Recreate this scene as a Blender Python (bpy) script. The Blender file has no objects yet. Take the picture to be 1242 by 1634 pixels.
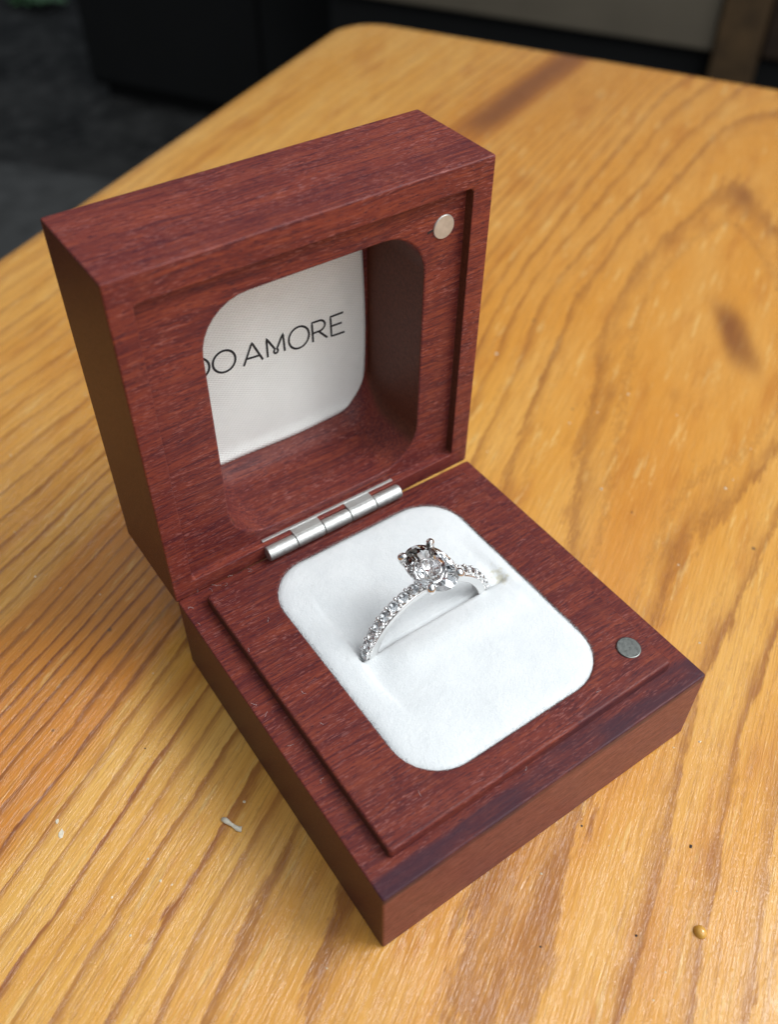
import bpy, bmesh, math, random
import numpy as np
from mathutils import Vector, Matrix, Euler

S = 0.001                      # every dimension below is in millimetres
sc = bpy.context.scene
COL = sc.collection
rng = np.random.default_rng(7)
random.seed(7)

# ------------------------------------------------------------------ camera
cam_d = bpy.data.cameras.new("camera")
cam = bpy.data.objects.new("camera", cam_d)
COL.objects.link(cam)
RIGHT = Vector((0.8198466544697504, -0.5725436204240264, 0.006727991268278416))
DOWN = Vector((-0.4050019901771612, -0.5881635676486874, -0.7000264321033209))
FWD = Vector((0.40475282717640926, 0.5711894785467562, -0.714085238952737))
M = Matrix((RIGHT, -DOWN, -FWD)).transposed().to_4x4()
M.translation = Vector((-21.909, -31.329, 110.998)) * S
cam.matrix_world = M
cam_d.sensor_fit = 'VERTICAL'
cam_d.sensor_height = 5.6
cam_d.sensor_width = 5.6
cam_d.lens = 5.6 * 1466.18 / 1634.0
cam_d.clip_start = 0.005
cam_d.clip_end = 50
cam_d.dof.use_dof = True
cam_d.dof.focus_distance = 0.117
cam_d.dof.aperture_fstop = 3.3
sc.camera = cam

# ------------------------------------------------------------------ light
w = bpy.data.worlds.new("World")
sc.world = w
w.use_nodes = True
bg = w.node_tree.nodes["Background"]
bg.inputs[0].default_value = (0.80, 0.90, 1.0, 1)
bg.inputs[1].default_value = 0.17

def area(name, pos, target, sx, sy, power, col):
    d = bpy.data.lights.new(name, 'AREA')
    d.shape = 'RECTANGLE'
    d.size, d.size_y = sx, sy
    d.energy = power
    d.color = col
    o = bpy.data.objects.new(name, d)
    COL.objects.link(o)
    o.location = pos
    o.rotation_euler = (Vector(target) - Vector(pos)).to_track_quat('-Z', 'Y').to_euler()
    return o

area("window_light", (0.445, -0.225, 0.60), (0.03, 0.02, 0), 0.46, 0.46, 5.4, (0.95, 0.98, 1.0))
area("front_fill", (0.30, -1.00, 0.85), (0.05, 0.0, 0), 1.9, 1.4, 15.0, (0.92, 0.97, 1.0))  # unseen fill panel added to brighten the lining and front faces
area("overhead_fill", (0.10, 0.20, 1.50), (0.10, 0.20, 0), 2.4, 2.4, 9.0, (0.88, 0.95, 1.0))  # unseen panel added overhead to brighten the gem facets

sc.view_settings.view_transform = 'Standard'
sc.view_settings.look = 'None'
sc.view_settings.exposure = 0.0
sc.view_settings.gamma = 1.0
sc.cycles.use_denoising = True
sc.cycles.max_bounces = 14
sc.cycles.transmission_bounces = 14
sc.cycles.sample_clamp_indirect = 6.0

# ------------------------------------------------------------------ helpers
def tag(o, label=None, cat=None, group=None, kind=None):
    if label: o["label"] = label
    if cat: o["category"] = cat
    if group: o["group"] = group
    if kind: o["kind"] = kind
    return o

def empty(name, loc):
    o = bpy.data.objects.new(name, None)
    o.empty_display_size = 0.01
    COL.objects.link(o)
    o.location = Vector(loc) * S
    return o

def obj(name, me, mat=None, parent=None, smooth=False, wn=False):
    """me: mesh whose vertices are in millimetres of the scene frame"""
    o = bpy.data.objects.new(name, me)
    COL.objects.link(o)
    if mat is not None:
        me.materials.append(mat)
    if smooth or wn:
        me.polygons.foreach_set("use_smooth", [True] * len(me.polygons))
    if wn:
        me.set_sharp_from_angle(angle=math.radians(50))
        m = o.modifiers.new("wn", 'WEIGHTED_NORMAL')
        m.keep_sharp = True
        m.weight = 80
    if parent is not None:
        o.parent = parent
        root = parent
        off = Vector((0, 0, 0))
        while root is not None:
            off += root.location
            root = root.parent
        o.location = -off
    return o

def mesh(name, verts, faces):
    me = bpy.data.meshes.new(name)
    v = np.asarray(verts, dtype=float) * S
    me.from_pydata(v.tolist(), [], [tuple(int(i) for i in f) for f in faces])
    me.update()
    return me

def bm_mesh(name, bm):
    bmesh.ops.recalc_face_normals(bm, faces=bm.faces)
    me = bpy.data.meshes.new(name)
    bmesh.ops.scale(bm, vec=(S, S, S), verts=bm.verts)
    bm.to_mesh(me)
    bm.free()
    return me

def rrect(x0, x1, y0, y1, r, n=8):
    pts = []
    r = max(r, 1e-3)
    for cx, cy, a0 in ((x1 - r, y1 - r, 0), (x0 + r, y1 - r, 90), (x0 + r, y0 + r, 180), (x1 - r, y0 + r, 270)):
        for k in range(n + 1):
            a = math.radians(a0 + 90 * k / n)
            pts.append((cx + r * math.cos(a), cy + r * math.sin(a)))
    return pts

def loft(loops, cap0=True, cap1=True, perm=None):
    """loops: list of (list of 2d points, depth)"""
    bm = bmesh.new()
    rows = []
    for pts, z in loops:
        row = []
        for a, b in pts:
            c = (a, b, z) if perm is None else perm(a, b, z)
            row.append(bm.verts.new(c))
        rows.append(row)
    n = len(rows[0])
    for r0, r1 in zip(rows, rows[1:]):
        for i in range(n):
            j = (i + 1) % n
            bm.faces.new((r0[i], r0[j], r1[j], r1[i]))
    if cap0: bm.faces.new(rows[0][::-1])
    if cap1: bm.faces.new(rows[-1])
    return bm

def tube(bm, pts, rad, n=10, cap=True, flat=1.0):
    """swept round tube through pts, radius list or scalar"""
    pts = [Vector(p) for p in pts]
    if not hasattr(rad, '__len__'): rad = [rad] * len(pts)
    rows = []
    up = None
    for i, p in enumerate(pts):
        t = (pts[min(i + 1, len(pts) - 1)] - pts[max(i - 1, 0)]).normalized()
        if up is None:
            up = t.orthogonal().normalized()
        else:
            up = (up - t * up.dot(t)).normalized()
        side = t.cross(up)
        rows.append([bm.verts.new(p + (up * math.cos(2 * math.pi * k / n) + side * math.sin(2 * math.pi * k / n) * flat) * rad[i]) for k in range(n)])
    for r0, r1 in zip(rows, rows[1:]):
        for k in range(n):
            j = (k + 1) % n
            bm.faces.new((r0[k], r0[j], r1[j], r1[k]))
    if cap:
        bm.faces.new(rows[0][::-1]); bm.faces.new(rows[-1])

def box_bm(x0, x1, y0, y1, z0, z1, bev=0.0, seg=2):
    bm = bmesh.new()
    bmesh.ops.create_cube(bm, size=1.0)
    for v in bm.verts:
        v.co = Vector((x0 if v.co.x < 0 else x1, y0 if v.co.y < 0 else y1, z0 if v.co.z < 0 else z1))
    if bev > 0:
        bmesh.ops.bevel(bm, geom=list(bm.edges), offset=bev, segments=seg, affect='EDGES', profile=0.5)
    return bm

def smooth01(a, b, x):
    t = np.clip((x - a) / (b - a), 0, 1)
    return t * t * (3 - 2 * t)

# ------------------------------------------------------------------ materials
class NG:
    def __init__(self, name):
        self.m = bpy.data.materials.new(name)
        self.m.use_nodes = True
        self.t = self.m.node_tree
        self.t.nodes.clear()
        self.out = self.t.nodes.new("ShaderNodeOutputMaterial")
        self.b = self.t.nodes.new("ShaderNodeBsdfPrincipled")
        self.t.links.new(self.b.outputs[0], self.out.inputs[0])
    def put(self, node, key, val):
        if val is None: return
        s = node.inputs[key]
        if hasattr(val, 'is_output'):
            self.t.links.new(val, s)
        else:
            s.default_value = val
    def p(self, **kw):
        for k, v in kw.items():
            self.put(self.b, k.replace('_', ' '), v)
    def coord(self, scale=(1, 1, 1), kind='Object'):
        c = self.t.nodes.new("ShaderNodeTexCoord")
        return self.vmul(c.outputs[kind], [s * 1000 for s in scale])
    def vmul(self, v, s):
        n = self.t.nodes.new("ShaderNodeVectorMath"); n.operation = 'MULTIPLY'
        self.put(n, 0, v); n.inputs[1].default_value = s
        return n.outputs[0]
    def vadd(self, v, s):
        n = self.t.nodes.new("ShaderNodeVectorMath"); n.operation = 'ADD'
        self.put(n, 0, v); self.put(n, 1, s)
        return n.outputs[0]
    def sep(self, v):
        n = self.t.nodes.new("ShaderNodeSeparateXYZ"); self.put(n, 0, v)
        return n.outputs
    def comb(self, x, y, z):
        n = self.t.nodes.new("ShaderNodeCombineXYZ")
        self.put(n, 0, x); self.put(n, 1, y); self.put(n, 2, z)
        return n.outputs[0]
    def noise(self, v, scale=1.0, detail=2.0, rough=0.5, dist=0.0, out=0):
        n = self.t.nodes.new("ShaderNodeTexNoise")
        self.put(n, 'Vector', v)
        n.inputs['Scale'].default_value = scale
        n.inputs['Detail'].default_value = detail
        n.inputs['Roughness'].default_value = rough
        n.inputs['Distortion'].default_value = dist
        return n.outputs[out]
    def vor(self, v, scale=1.0, out='Distance', rnd=1.0):
        n = self.t.nodes.new("ShaderNodeTexVoronoi")
        self.put(n, 'Vector', v); n.inputs['Scale'].default_value = scale
        n.inputs['Randomness'].default_value = rnd
        return n.outputs[out]
    def white(self, x):
        n = self.t.nodes.new("ShaderNodeTexWhiteNoise"); n.noise_dimensions = '1D'
        self.put(n, 'W', x)
        return n.outputs['Value']
    def math(self, op, a, b=None, c=None, clamp=False):
        n = self.t.nodes.new("ShaderNodeMath"); n.operation = op; n.use_clamp = clamp
        self.put(n, 0, a); self.put(n, 1, b); self.put(n, 2, c)
        return n.outputs[0]
    def map(self, x, a, b, c=0.0, d=1.0, smooth=True):
        n = self.t.nodes.new("ShaderNodeMapRange")
        n.interpolation_type = 'SMOOTHSTEP' if smooth else 'LINEAR'
        self.put(n, 0, x)
        for i, v in enumerate((a, b, c, d)): self.put(n, i + 1, v)
        return n.outputs[0]
    def mix(self, f, a, b, mode='MIX'):
        n = self.t.nodes.new("ShaderNodeMix"); n.data_type = 'RGBA'; n.blend_type = mode
        self.put(n, 0, f); self.put(n, 6, a); self.put(n, 7, b)
        return n.outputs[2]
    def attr(self, name):
        n = self.t.nodes.new("ShaderNodeAttribute"); n.attribute_name = name
        return n.outputs['Fac']
    def bump(self, h, strength=0.3, dist=0.0002, normal=None):
        n = self.t.nodes.new("ShaderNodeBump")
        n.inputs['Strength'].default_value = strength
        n.inputs['Distance'].default_value = dist
        self.put(n, 'Height', h)
        if normal is not None: self.put(n, 'Normal', normal)
        return n.outputs[0]

def C(r, g, b): return (r, g, b, 1.0)

def simple(name, col, rough=0.5, metal=0.0, var=0.25, scale=1.0, bump=0.0):
    g = NG(name)
    v = g.coord()
    n = g.noise(v, scale, 4, 0.6)
    f = g.map(n, 0.3, 0.7, 1 - var, 1 + var)
    c = g.t.nodes.new("ShaderNodeVectorMath"); c.operation = 'SCALE'
    c.inputs[0].default_value = col[:3]
    g.put(c, 'Scale', f)
    g.p(Base_Color=c.outputs[0], Roughness=rough, Metallic=metal)
    if bump > 0:
        g.p(Normal=g.bump(g.noise(v, scale * 3, 3), bump))
    return g.m

def red_wood(name, front_streak=False, seed=0.0, gain=1.0):
    g = NG(name)
    v0 = g.coord()
    v0 = g.vadd(v0, (seed * 31.7, seed * 17.3, seed * 9.1))
    # slow wander of the fibres along the grain (grain runs along x)
    wv = g.noise(g.vmul(v0, (0.045, 0.09, 0.09)), 1.0, 2, 0.5, 0.0, 1)
    wv = g.vmul(g.vadd(wv, (-0.5, -0.5, -0.5)), (0.0, 2.6, 2.6))
    v = g.vadd(v0, wv)
    broad = g.noise(g.vmul(v, (0.02, 0.30, 0.30)), 1.0, 3, 0.6)
    mid = g.noise(g.vmul(v, (0.085, 3.0, 3.0)), 1.0, 4, 0.62)
    fine = g.noise(g.vmul(v, (0.85, 6.6, 6.6)), 1.0, 2, 0.6)
    fleck = g.noise(g.vadd(g.vmul(v, (0.9, 7.0, 7.0)), (13.0, 5.0, 2.0)), 1.0, 1, 0.5)
    fig = g.noise(g.vmul(v0, (0.30, 0.22, 0.22)), 1.0, 2, 0.5)
    c = g.mix(g.map(broad, 0.36, 0.66), C(0.112, 0.021, 0.018), C(0.162, 0.031, 0.021))
    c = g.mix(g.math('MULTIPLY', g.map(mid, 0.50, 0.68), 0.60), c, C(0.255, 0.055, 0.026))
    c = g.mix(g.math('MULTIPLY', g.map(mid, 0.49, 0.34), 0.75), c, C(0.056, 0.012, 0.016))
    c = g.mix(g.math('MULTIPLY', g.map(fig, 0.50, 0.72), 0.18), c, C(0.250, 0.062, 0.030))
    dark = g.map(fine, 0.45, 0.34)
    c = g.mix(g.math('MULTIPLY', dark, 0.78), c, C(0.048, 0.012, 0.018))
    lite = g.math('MULTIPLY', g.map(fleck, 0.585, 0.67), g.map(g.noise(g.vmul(v0, (0.12, 0.25, 0.25)), 1.0, 2), 0.35, 0.60, 0.25, 1.0))
    c = g.mix(g.math('MULTIPLY', lite, 0.34), c, C(0.42, 0.17, 0.15))
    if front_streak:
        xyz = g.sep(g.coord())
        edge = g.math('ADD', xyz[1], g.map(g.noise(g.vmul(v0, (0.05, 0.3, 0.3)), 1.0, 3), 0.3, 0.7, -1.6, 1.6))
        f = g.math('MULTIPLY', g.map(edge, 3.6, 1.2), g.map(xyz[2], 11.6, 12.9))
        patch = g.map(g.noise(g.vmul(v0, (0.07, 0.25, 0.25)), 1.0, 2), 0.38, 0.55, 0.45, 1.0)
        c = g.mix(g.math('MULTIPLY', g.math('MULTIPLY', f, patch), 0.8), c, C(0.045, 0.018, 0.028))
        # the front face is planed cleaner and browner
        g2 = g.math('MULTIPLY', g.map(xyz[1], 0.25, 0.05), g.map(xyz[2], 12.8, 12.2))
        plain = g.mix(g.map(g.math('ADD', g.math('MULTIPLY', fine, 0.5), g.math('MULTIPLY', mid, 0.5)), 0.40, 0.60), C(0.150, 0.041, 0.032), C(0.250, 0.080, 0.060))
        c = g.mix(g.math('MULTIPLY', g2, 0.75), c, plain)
    gn = g.t.nodes.new("ShaderNodeVectorMath"); gn.operation = 'SCALE'
    g.put(gn, 0, c); gn.inputs['Scale'].default_value = gain
    c = gn.outputs[0]
    # end grain: plain; its side shade and table reflection are put into the brown
    geo = g.t.nodes.new("ShaderNodeNewGeometry")
    tc = g.t.nodes.new("ShaderNodeTexCoord")
    nx = g.math('ABSOLUTE', g.sep(tc.outputs['Normal'])[0])
    eg = g.map(nx, 0.8, 0.95)
    endn = g.noise(g.vmul(v0, (0.2, 2.6, 2.6)), 1.0, 4, 0.7)
    ec = g.mix(g.map(endn, 0.3, 0.7), C(0.075, 0.024, 0.014), C(0.130, 0.042, 0.023))
    c = g.mix(eg, c, ec)
    g.p(Base_Color=c, Roughness=g.map(fine, 0.3, 0.7, 0.50, 0.40), Specular_IOR_Level=0.20)
    h = g.math('ADD', g.math('MULTIPLY', fine, 0.8), g.math('MULTIPLY', mid, 0.3))
    g.p(Normal=g.bump(h, 0.30, 0.00012))
    return g.m

def pine():
    g = NG("oiled_pine")
    v = g.coord()                       # x along the grain, y across
    ring = g.attr("ring"); tone = g.attr("tone"); knot = g.attr("knot")
    xyz = g.sep(v)
    wob = g.noise(g.vmul(v, (0.10, 0.5, 1)), 1.0, 3, 0.55)
    fine_w = g.noise(g.vmul(v, (0.5, 2.2, 1)), 1.0, 3, 0.6)
    r = g.math('ADD', ring, g.map(wob, 0.2, 0.8, -0.16, 0.16, False))
    r = g.math('ADD', r, g.map(fine_w, 0.2, 0.8, -0.05, 0.05, False))
    k = g.math('ROUND', r)
    d = g.math('SUBTRACT', r, k)
    st = g.white(g.math('ADD', k, 0.31))
    st = g.map(st, 0.0, 1.0, 0.62, 1.0, False)
    along = g.map(g.noise(g.vmul(v, (0.03, 0.25, 1)), 1.0, 2), 0.3, 0.7, 0.65, 1.15)
    line = g.math('MAXIMUM', g.map(d, 0.12, 0.02), 0.0)
    low = g.map(d, -0.42, 0.0)
    low = g.math('POWER', low, 2.2)
    prof = g.math('MULTIPLY', line, low)
    prof = g.math('MULTIPLY', g.math('MULTIPLY', prof, st), along)
    prof = g.math('MULTIPLY', prof, g.math('MULTIPLY', g.map(xyz[0], 40.0, 130.0, 1.0, 0.70), g.map(xyz[1], 72.0, 100.0, 1.0, 0.55)))
    # thin secondary lines
    r2 = g.math('MULTIPLY', ring, 3.0)
    r2 = g.math('ADD', r2, g.map(fine_w, 0.2, 0.8, -0.35, 0.35, False))
    d2 = g.math('SUBTRACT', r2, g.math('ROUND', r2))
    thin = g.math('MULTIPLY', g.map(g.math('ABSOLUTE', d2), 0.16, 0.02), g.white(g.math('ROUND', r2)))
    # colours
    pale = g.mix(g.map(g.noise(g.vmul(v, (0.02, 0.09, 1)), 1.0, 3), 0.35, 0.7), C(0.69, 0.330, 0.048), C(0.77, 0.430, 0.100))
    orange = C(0.57, 0.195, 0.016)
    c = g.mix(tone, pale, orange)
    blot = g.noise(g.vmul(v, (0.03, 0.14, 1)), 1.0, 4, 0.6)
    c = g.mix(g.math('MULTIPLY', g.map(blot, 0.50, 0.72), 0.80), c, C(0.50, 0.178, 0.018))
    worn = g.noise(g.vmul(v, (0.06, 0.55, 1)), 1.0, 6, 0.72)
    c = g.mix(g.math('MULTIPLY', g.map(worn, 0.57, 0.64), 0.42), c, C(0.80, 0.54, 0.20))
    fib = g.noise(g.vmul(v, (0.10, 4.6, 1)), 1.0, 4, 0.7)
    c = g.mix(g.math('MULTIPLY', g.map(fib, 0.50, 0.34), 0.55), c, C(0.40, 0.165, 0.026))
    c = g.mix(g.math('MULTIPLY', g.map(fib, 0.55, 0.70), 0.36), c, C(0.84, 0.58, 0.22))
    c = g.mix(g.math('MULTIPLY', thin, 0.36), c, C(0.30, 0.115, 0.022))
    dk = g.mix(tone, C(0.30, 0.090, 0.009), C(0.165, 0.036, 0.005))
    c = g.mix(g.math('MULTIPLY', prof, 0.95), c, dk)
    c = g.mix(g.math('MULTIPLY', knot, g.map(blot, 0.2, 0.6, 0.75, 1.0)), c, C(0.215, 0.066, 0.012))
    # dark dust and pinholes
    sp = g.vor(g.vmul(v, (0.11, 0.11, 0.11)), 1.0)
    c = g.mix(g.math('MULTIPLY', g.map(sp, 0.050, 0.030), 0.75), c, C(0.10, 0.06, 0.03))
    # uneven varnish
    gr = g.noise(g.vmul(v, (1.6, 3.0, 1)), 1.0, 4, 0.65)
    rough = g.map(gr, 0.3, 0.7, 0.30, 0.50)
    g.p(Base_Color=c, Roughness=rough, Specular_IOR_Level=0.22)
    scr = g.noise(g.vmul(v, (0.07, 1.8, 1)), 1.0, 6, 0.8)
    grit = g.noise(g.vmul(v, (3.0, 3.5, 1)), 1.0, 2, 0.5)
    pim = g.vor(g.vmul(v, (0.55, 0.55, 0.55)), 1.0)
    h = g.math('ADD', g.math('MULTIPLY', scr, 1.0), g.math('MULTIPLY', grit, 0.28))
    h = g.math('ADD', h, g.math('MULTIPLY', prof, -0.25))
    h = g.math('ADD', h, g.math('MULTIPLY', g.map(pim, 0.12, 0.03), 0.12))
    nrm = g.bump(h, 0.6, 0.00020)
    g.p(Normal=nrm)
    rid = g.map(g.noise(g.vmul(v, (0.10, 2.4, 1)), 1.0, 3, 0.65), 0.46, 0.60, smooth=False)
    rid = g.math('ADD', rid, g.math('MULTIPLY', g.noise(g.vmul(v, (2.2, 3.0, 1)), 1.0, 2, 0.5), 0.5))
    rid = g.math('ADD', rid, g.math('MULTIPLY', g.map(pim, 0.12, 0.03), 0.5))
    cn = g.bump(rid, 1.0, 0.000060)
    g.p(Coat_Weight=1.0, Coat_Roughness=0.045, Coat_IOR=1.5, Coat_Normal=cn)
    return g.m

def velvet_mat():
    g = NG("white_velvet")
    v = g.coord()
    xyz = g.sep(v)
    n = g.math('ADD', g.math('MULTIPLY', g.noise(v, 0.35, 4, 0.6), 0.55), g.math('MULTIPLY', g.noise(v, 5.0, 2, 0.7), 0.45))
    c = g.mix(g.map(n, 0.36, 0.64), C(0.695, 0.71, 0.712), C(0.745, 0.755, 0.752))
    # yellowed glue stain at the end of the slit
    dx = g.math('SUBTRACT', xyz[0], 37.9); dy = g.math('SUBTRACT', xyz[1], 26.6)
    d = g.math('SQRT', g.math('ADD', g.math('POWER', dx, 2.0), g.math('POWER', g.math('MULTIPLY', dy, 0.55), 2.0)))
    d = g.math('ADD', d, g.map(g.noise(v, 1.8, 3), 0.2, 0.8, -0.7, 0.7))
    c = g.mix(g.math('MULTIPLY', g.map(d, 1.2, 0.1), 0.55), c, C(0.50, 0.45, 0.28))
    g.p(Base_Color=c, Roughness=0.95, Specular_IOR_Level=0.1, Sheen_Weight=0.25, Sheen_Roughness=0.5)
    g.p(Normal=g.bump(g.math('ADD', g.noise(v, 5.0, 2, 0.7), g.math('MULTIPLY', g.noise(v, 0.8, 3, 0.6), 1.5)), 0.55, 0.00012))
    return g.m

def satin_mat():
    g = NG("woven_satin")
    v = g.coord()
    xyz = g.sep(v)
    # fine twill: rows of short floats
    a = g.math('SINE', g.math('MULTIPLY', g.math('ADD', xyz[0], g.math('MULTIPLY', xyz[2], 0.5)), 9.0))
    b = g.math('SINE', g.math('MULTIPLY', g.math('SUBTRACT', xyz[2], g.math('MULTIPLY', xyz[0], 0.12)), 12.5))
    h = g.math('MULTIPLY', a, b)
    n = g.noise(v, 0.18, 3)
    c = g.mix(g.map(n, 0.3, 0.7), C(0.87, 0.86, 0.82), C(0.92, 0.91, 0.87))
    c = g.mix(g.math('MULTIPLY', g.map(h, 0.1, -0.9), 0.34), c, C(0.58, 0.57, 0.52))
    g.p(Base_Color=c, Roughness=0.42, Specular_IOR_Level=0.4, Sheen_Weight=0.2)
    g.p(Normal=g.bump(h, 0.5, 0.00008))
    return g.m

def metal_mat(name, col, rough, bump=0.0, scale=3.0):
    g = NG(name)
    v = g.coord()
    n = g.noise(v, scale, 4, 0.65)
    r = g.map(n, 0.3, 0.7, max(rough - 0.05, 0.02), rough + 0.08)
    g.p(Base_Color=col, Metallic=1.0, Roughness=r)
    if bump: g.p(Normal=g.bump(n, bump, 0.0001))
    return g.m

def gem_mat(name, ior=2.42):
    g = NG(name)
    v = g.coord()
    c = g.mix(g.noise(v, 0.4, 1), C(0.985, 0.99, 1.0), C(1, 1, 1))
    g.p(Base_Color=c, Roughness=0.0, IOR=ior, Transmission_Weight=1.0)
    return g.m

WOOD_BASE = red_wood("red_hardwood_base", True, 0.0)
WOOD_LID = red_wood("red_hardwood_lid", False, 1.0, 1.12)  # lid gain puts the stronger light on its top into the wood colour
PINE = pine()
VELVET = velvet_mat()
SATIN = satin_mat()
GOLD = metal_mat("white_gold", C(0.86, 0.85, 0.84), 0.09)
NICKEL = metal_mat("hinge_nickel", C(0.62, 0.62, 0.60), 0.55, 0.6, 1.6)
MAGNET_D = metal_mat("worn_magnet", C(0.20, 0.205, 0.19), 0.32, 0.15, 2.0)
MAGNET_L = simple("bright_magnet", (0.50, 0.48, 0.44), 0.35, 0.55, 0.1, 1.0)
GEM = gem_mat("diamond", 2.3)
GEM_S = gem_mat("accent_diamond", 2.1)
INK = simple("black_print", (0.014, 0.014, 0.016), 0.6, 0, 0.3, 2.0)

# ------------------------------------------------------------------ ground and background
AL = math.radians(30.3)
UX, UY = math.cos(AL), math.sin(AL)
def uv2xy(u, v): return (u * UX - v * UY, u * UY + v * UX)

def ground_mat():
    g = NG("slate_ground")
    v = g.coord()
    a = g.noise(v, 0.006, 5, 0.65)
    b = g.noise(v, 0.03, 4, 0.6)
    c = g.mix(g.map(a, 0.35, 0.65), C(0.007, 0.007, 0.007), C(0.050, 0.048, 0.045))
    c = g.mix(g.math('MULTIPLY', g.map(b, 0.45, 0.7), 0.5), c, C(0.115, 0.110, 0.105))
    g.p(Base_Color=c, Roughness=0.85, Normal=g.bump(b, 0.5, 0.01))
    return g.m
gv = []
GN = 40
for j in range(GN + 1):
    for i in range(GN + 1):
        x = -3000 + 9000 * i / GN; y = -3000 + 9000 * j / GN
        gv.append((x, y, -720 + 3 * math.sin(x * 0.011) * math.sin(y * 0.013)))
gf = [(j * (GN + 1) + i, j * (GN + 1) + i + 1, (j + 1) * (GN + 1) + i + 1, (j + 1) * (GN + 1) + i) for j in range(GN) for i in range(GN)]
o = obj("ground", mesh("ground", gv, gf), ground_mat(), smooth=True)
tag(o, kind="structure")

# paving slab nearest the table
slab_m = simple("paving_slab", (0.10, 0.098, 0.094), 0.85, 0, 0.25, 0.02, 0.2)
bm = box_bm(-350, 350, -250, 250, 0, 28, 6)
bmesh.ops.rotate(bm, verts=bm.verts, cent=(0, 0, 0), matrix=Matrix.Rotation(math.radians(-52), 3, 'Z'))
bmesh.ops.translate(bm, verts=bm.verts, vec=(240, 1560, -718))
o = obj("paving_slab", bm_mesh("paving_slab", bm), slab_m)
tag(o, kind="structure")

BLACK = simple("near_black", (0.0025, 0.0025, 0.0025), 0.95, 0, 0.3, 0.01)  # near-black colour itself makes the background mass read dark
GREIGE = simple("greige_panel", (0.15, 0.122, 0.085), 0.75, 0, 0.12, 0.004)
DARKWOOD = simple("brown_post_wood", (0.085, 0.047, 0.018), 0.6, 0, 0.35, 0.02)

def uvbox(name, u0, u1, v0, v1, z0, z1, mat, parent, bev=4):
    bm = box_bm(u0, u1, v0, v1, z0, z1, bev)
    bmesh.ops.rotate(bm, verts=bm.verts, cent=(0, 0, 0), matrix=Matrix.Rotation(AL, 3, 'Z'))
    return obj(name, bm_mesh(name, bm), mat, parent)

x, y = uv2xy(1800, 1000)
cab = empty("black_cabinet", (x, y, -720))
tag(cab, "big near-black cabinet beyond the table's rounded corner", "cabinet")
uvbox("carcass", 1620, 2000, 560, 1470, -690, 250, BLACK, cab)
uvbox("plinth", 1640, 1990, 580, 1450, -720, -690, BLACK, cab)
uvbox("door", 1600, 1619, 575, 1010, -670, 235, BLACK, cab)
uvbox("door", 1600, 1619, 1020, 1455, -670, 235, BLACK, cab)

x, y = uv2xy(1450, 300)
cnt = empty("counter", (x, y, -720))
tag(cnt, "greige panelled counter with black kick base and brown post behind the table", "counter")
uvbox("kick_base", 1420, 1700, -500, 760, -720, -358, BLACK, cnt)
uvbox("front_panel", 1400, 1690, 140, 755, -357, 180, GREIGE, cnt)
uvbox("corner_post", 1385, 1480, 78, 139, -719, 200, DARKWOOD, cnt)
uvbox("side_panel", 1405, 1690, -500, 77, -357, 180, simple("dark_brown_panel", (0.035, 0.018, 0.008), 0.6, 0, 0.3, 0.02), cnt)

# low plant at the top left corner
pl = empty("low_plant", (765, 2790, -720))
tag(pl, "low green leafy plant growing on the ground at the top left", "plant")
LEAF = simple("leaf_green", (0.15, 0.33, 0.14), 0.45, 0, 0.35, 0.02)  # leaf green lightened to carry the outdoor light on the plant
for i in range(18):
    a = i * 2.4; ln = random.uniform(70, 130); wd = ln * 0.22
    lv, lf = [], []
    base = np.array([765, 2790, -716.0])
    dr = np.array([math.cos(a), math.sin(a), 0.0]); sd = np.array([-math.sin(a), math.cos(a), 0]); up = random.uniform(0.5, 1.5)
    for k in range(7):
        t = k / 6
        p = base + dr * ln * t + np.array([0, 0, 1.0]) * ln * up * (t - 0.75 * t * t)
        ww = wd * math.sin(math.pi * min(0.04 + t * 0.96, 0.999)) ** 0.8
        lv += [p - sd * ww, p + np.array([0, 0, -ww * 0.25]), p + sd * ww]
    for k in range(6):
        q = 3 * k
        lf += [(q, q + 1, q + 4, q + 3), (q + 1, q + 2, q + 5, q + 4)]
    obj("leaf", mesh("leaf", lv, lf), LEAF, pl, smooth=True)

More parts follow.
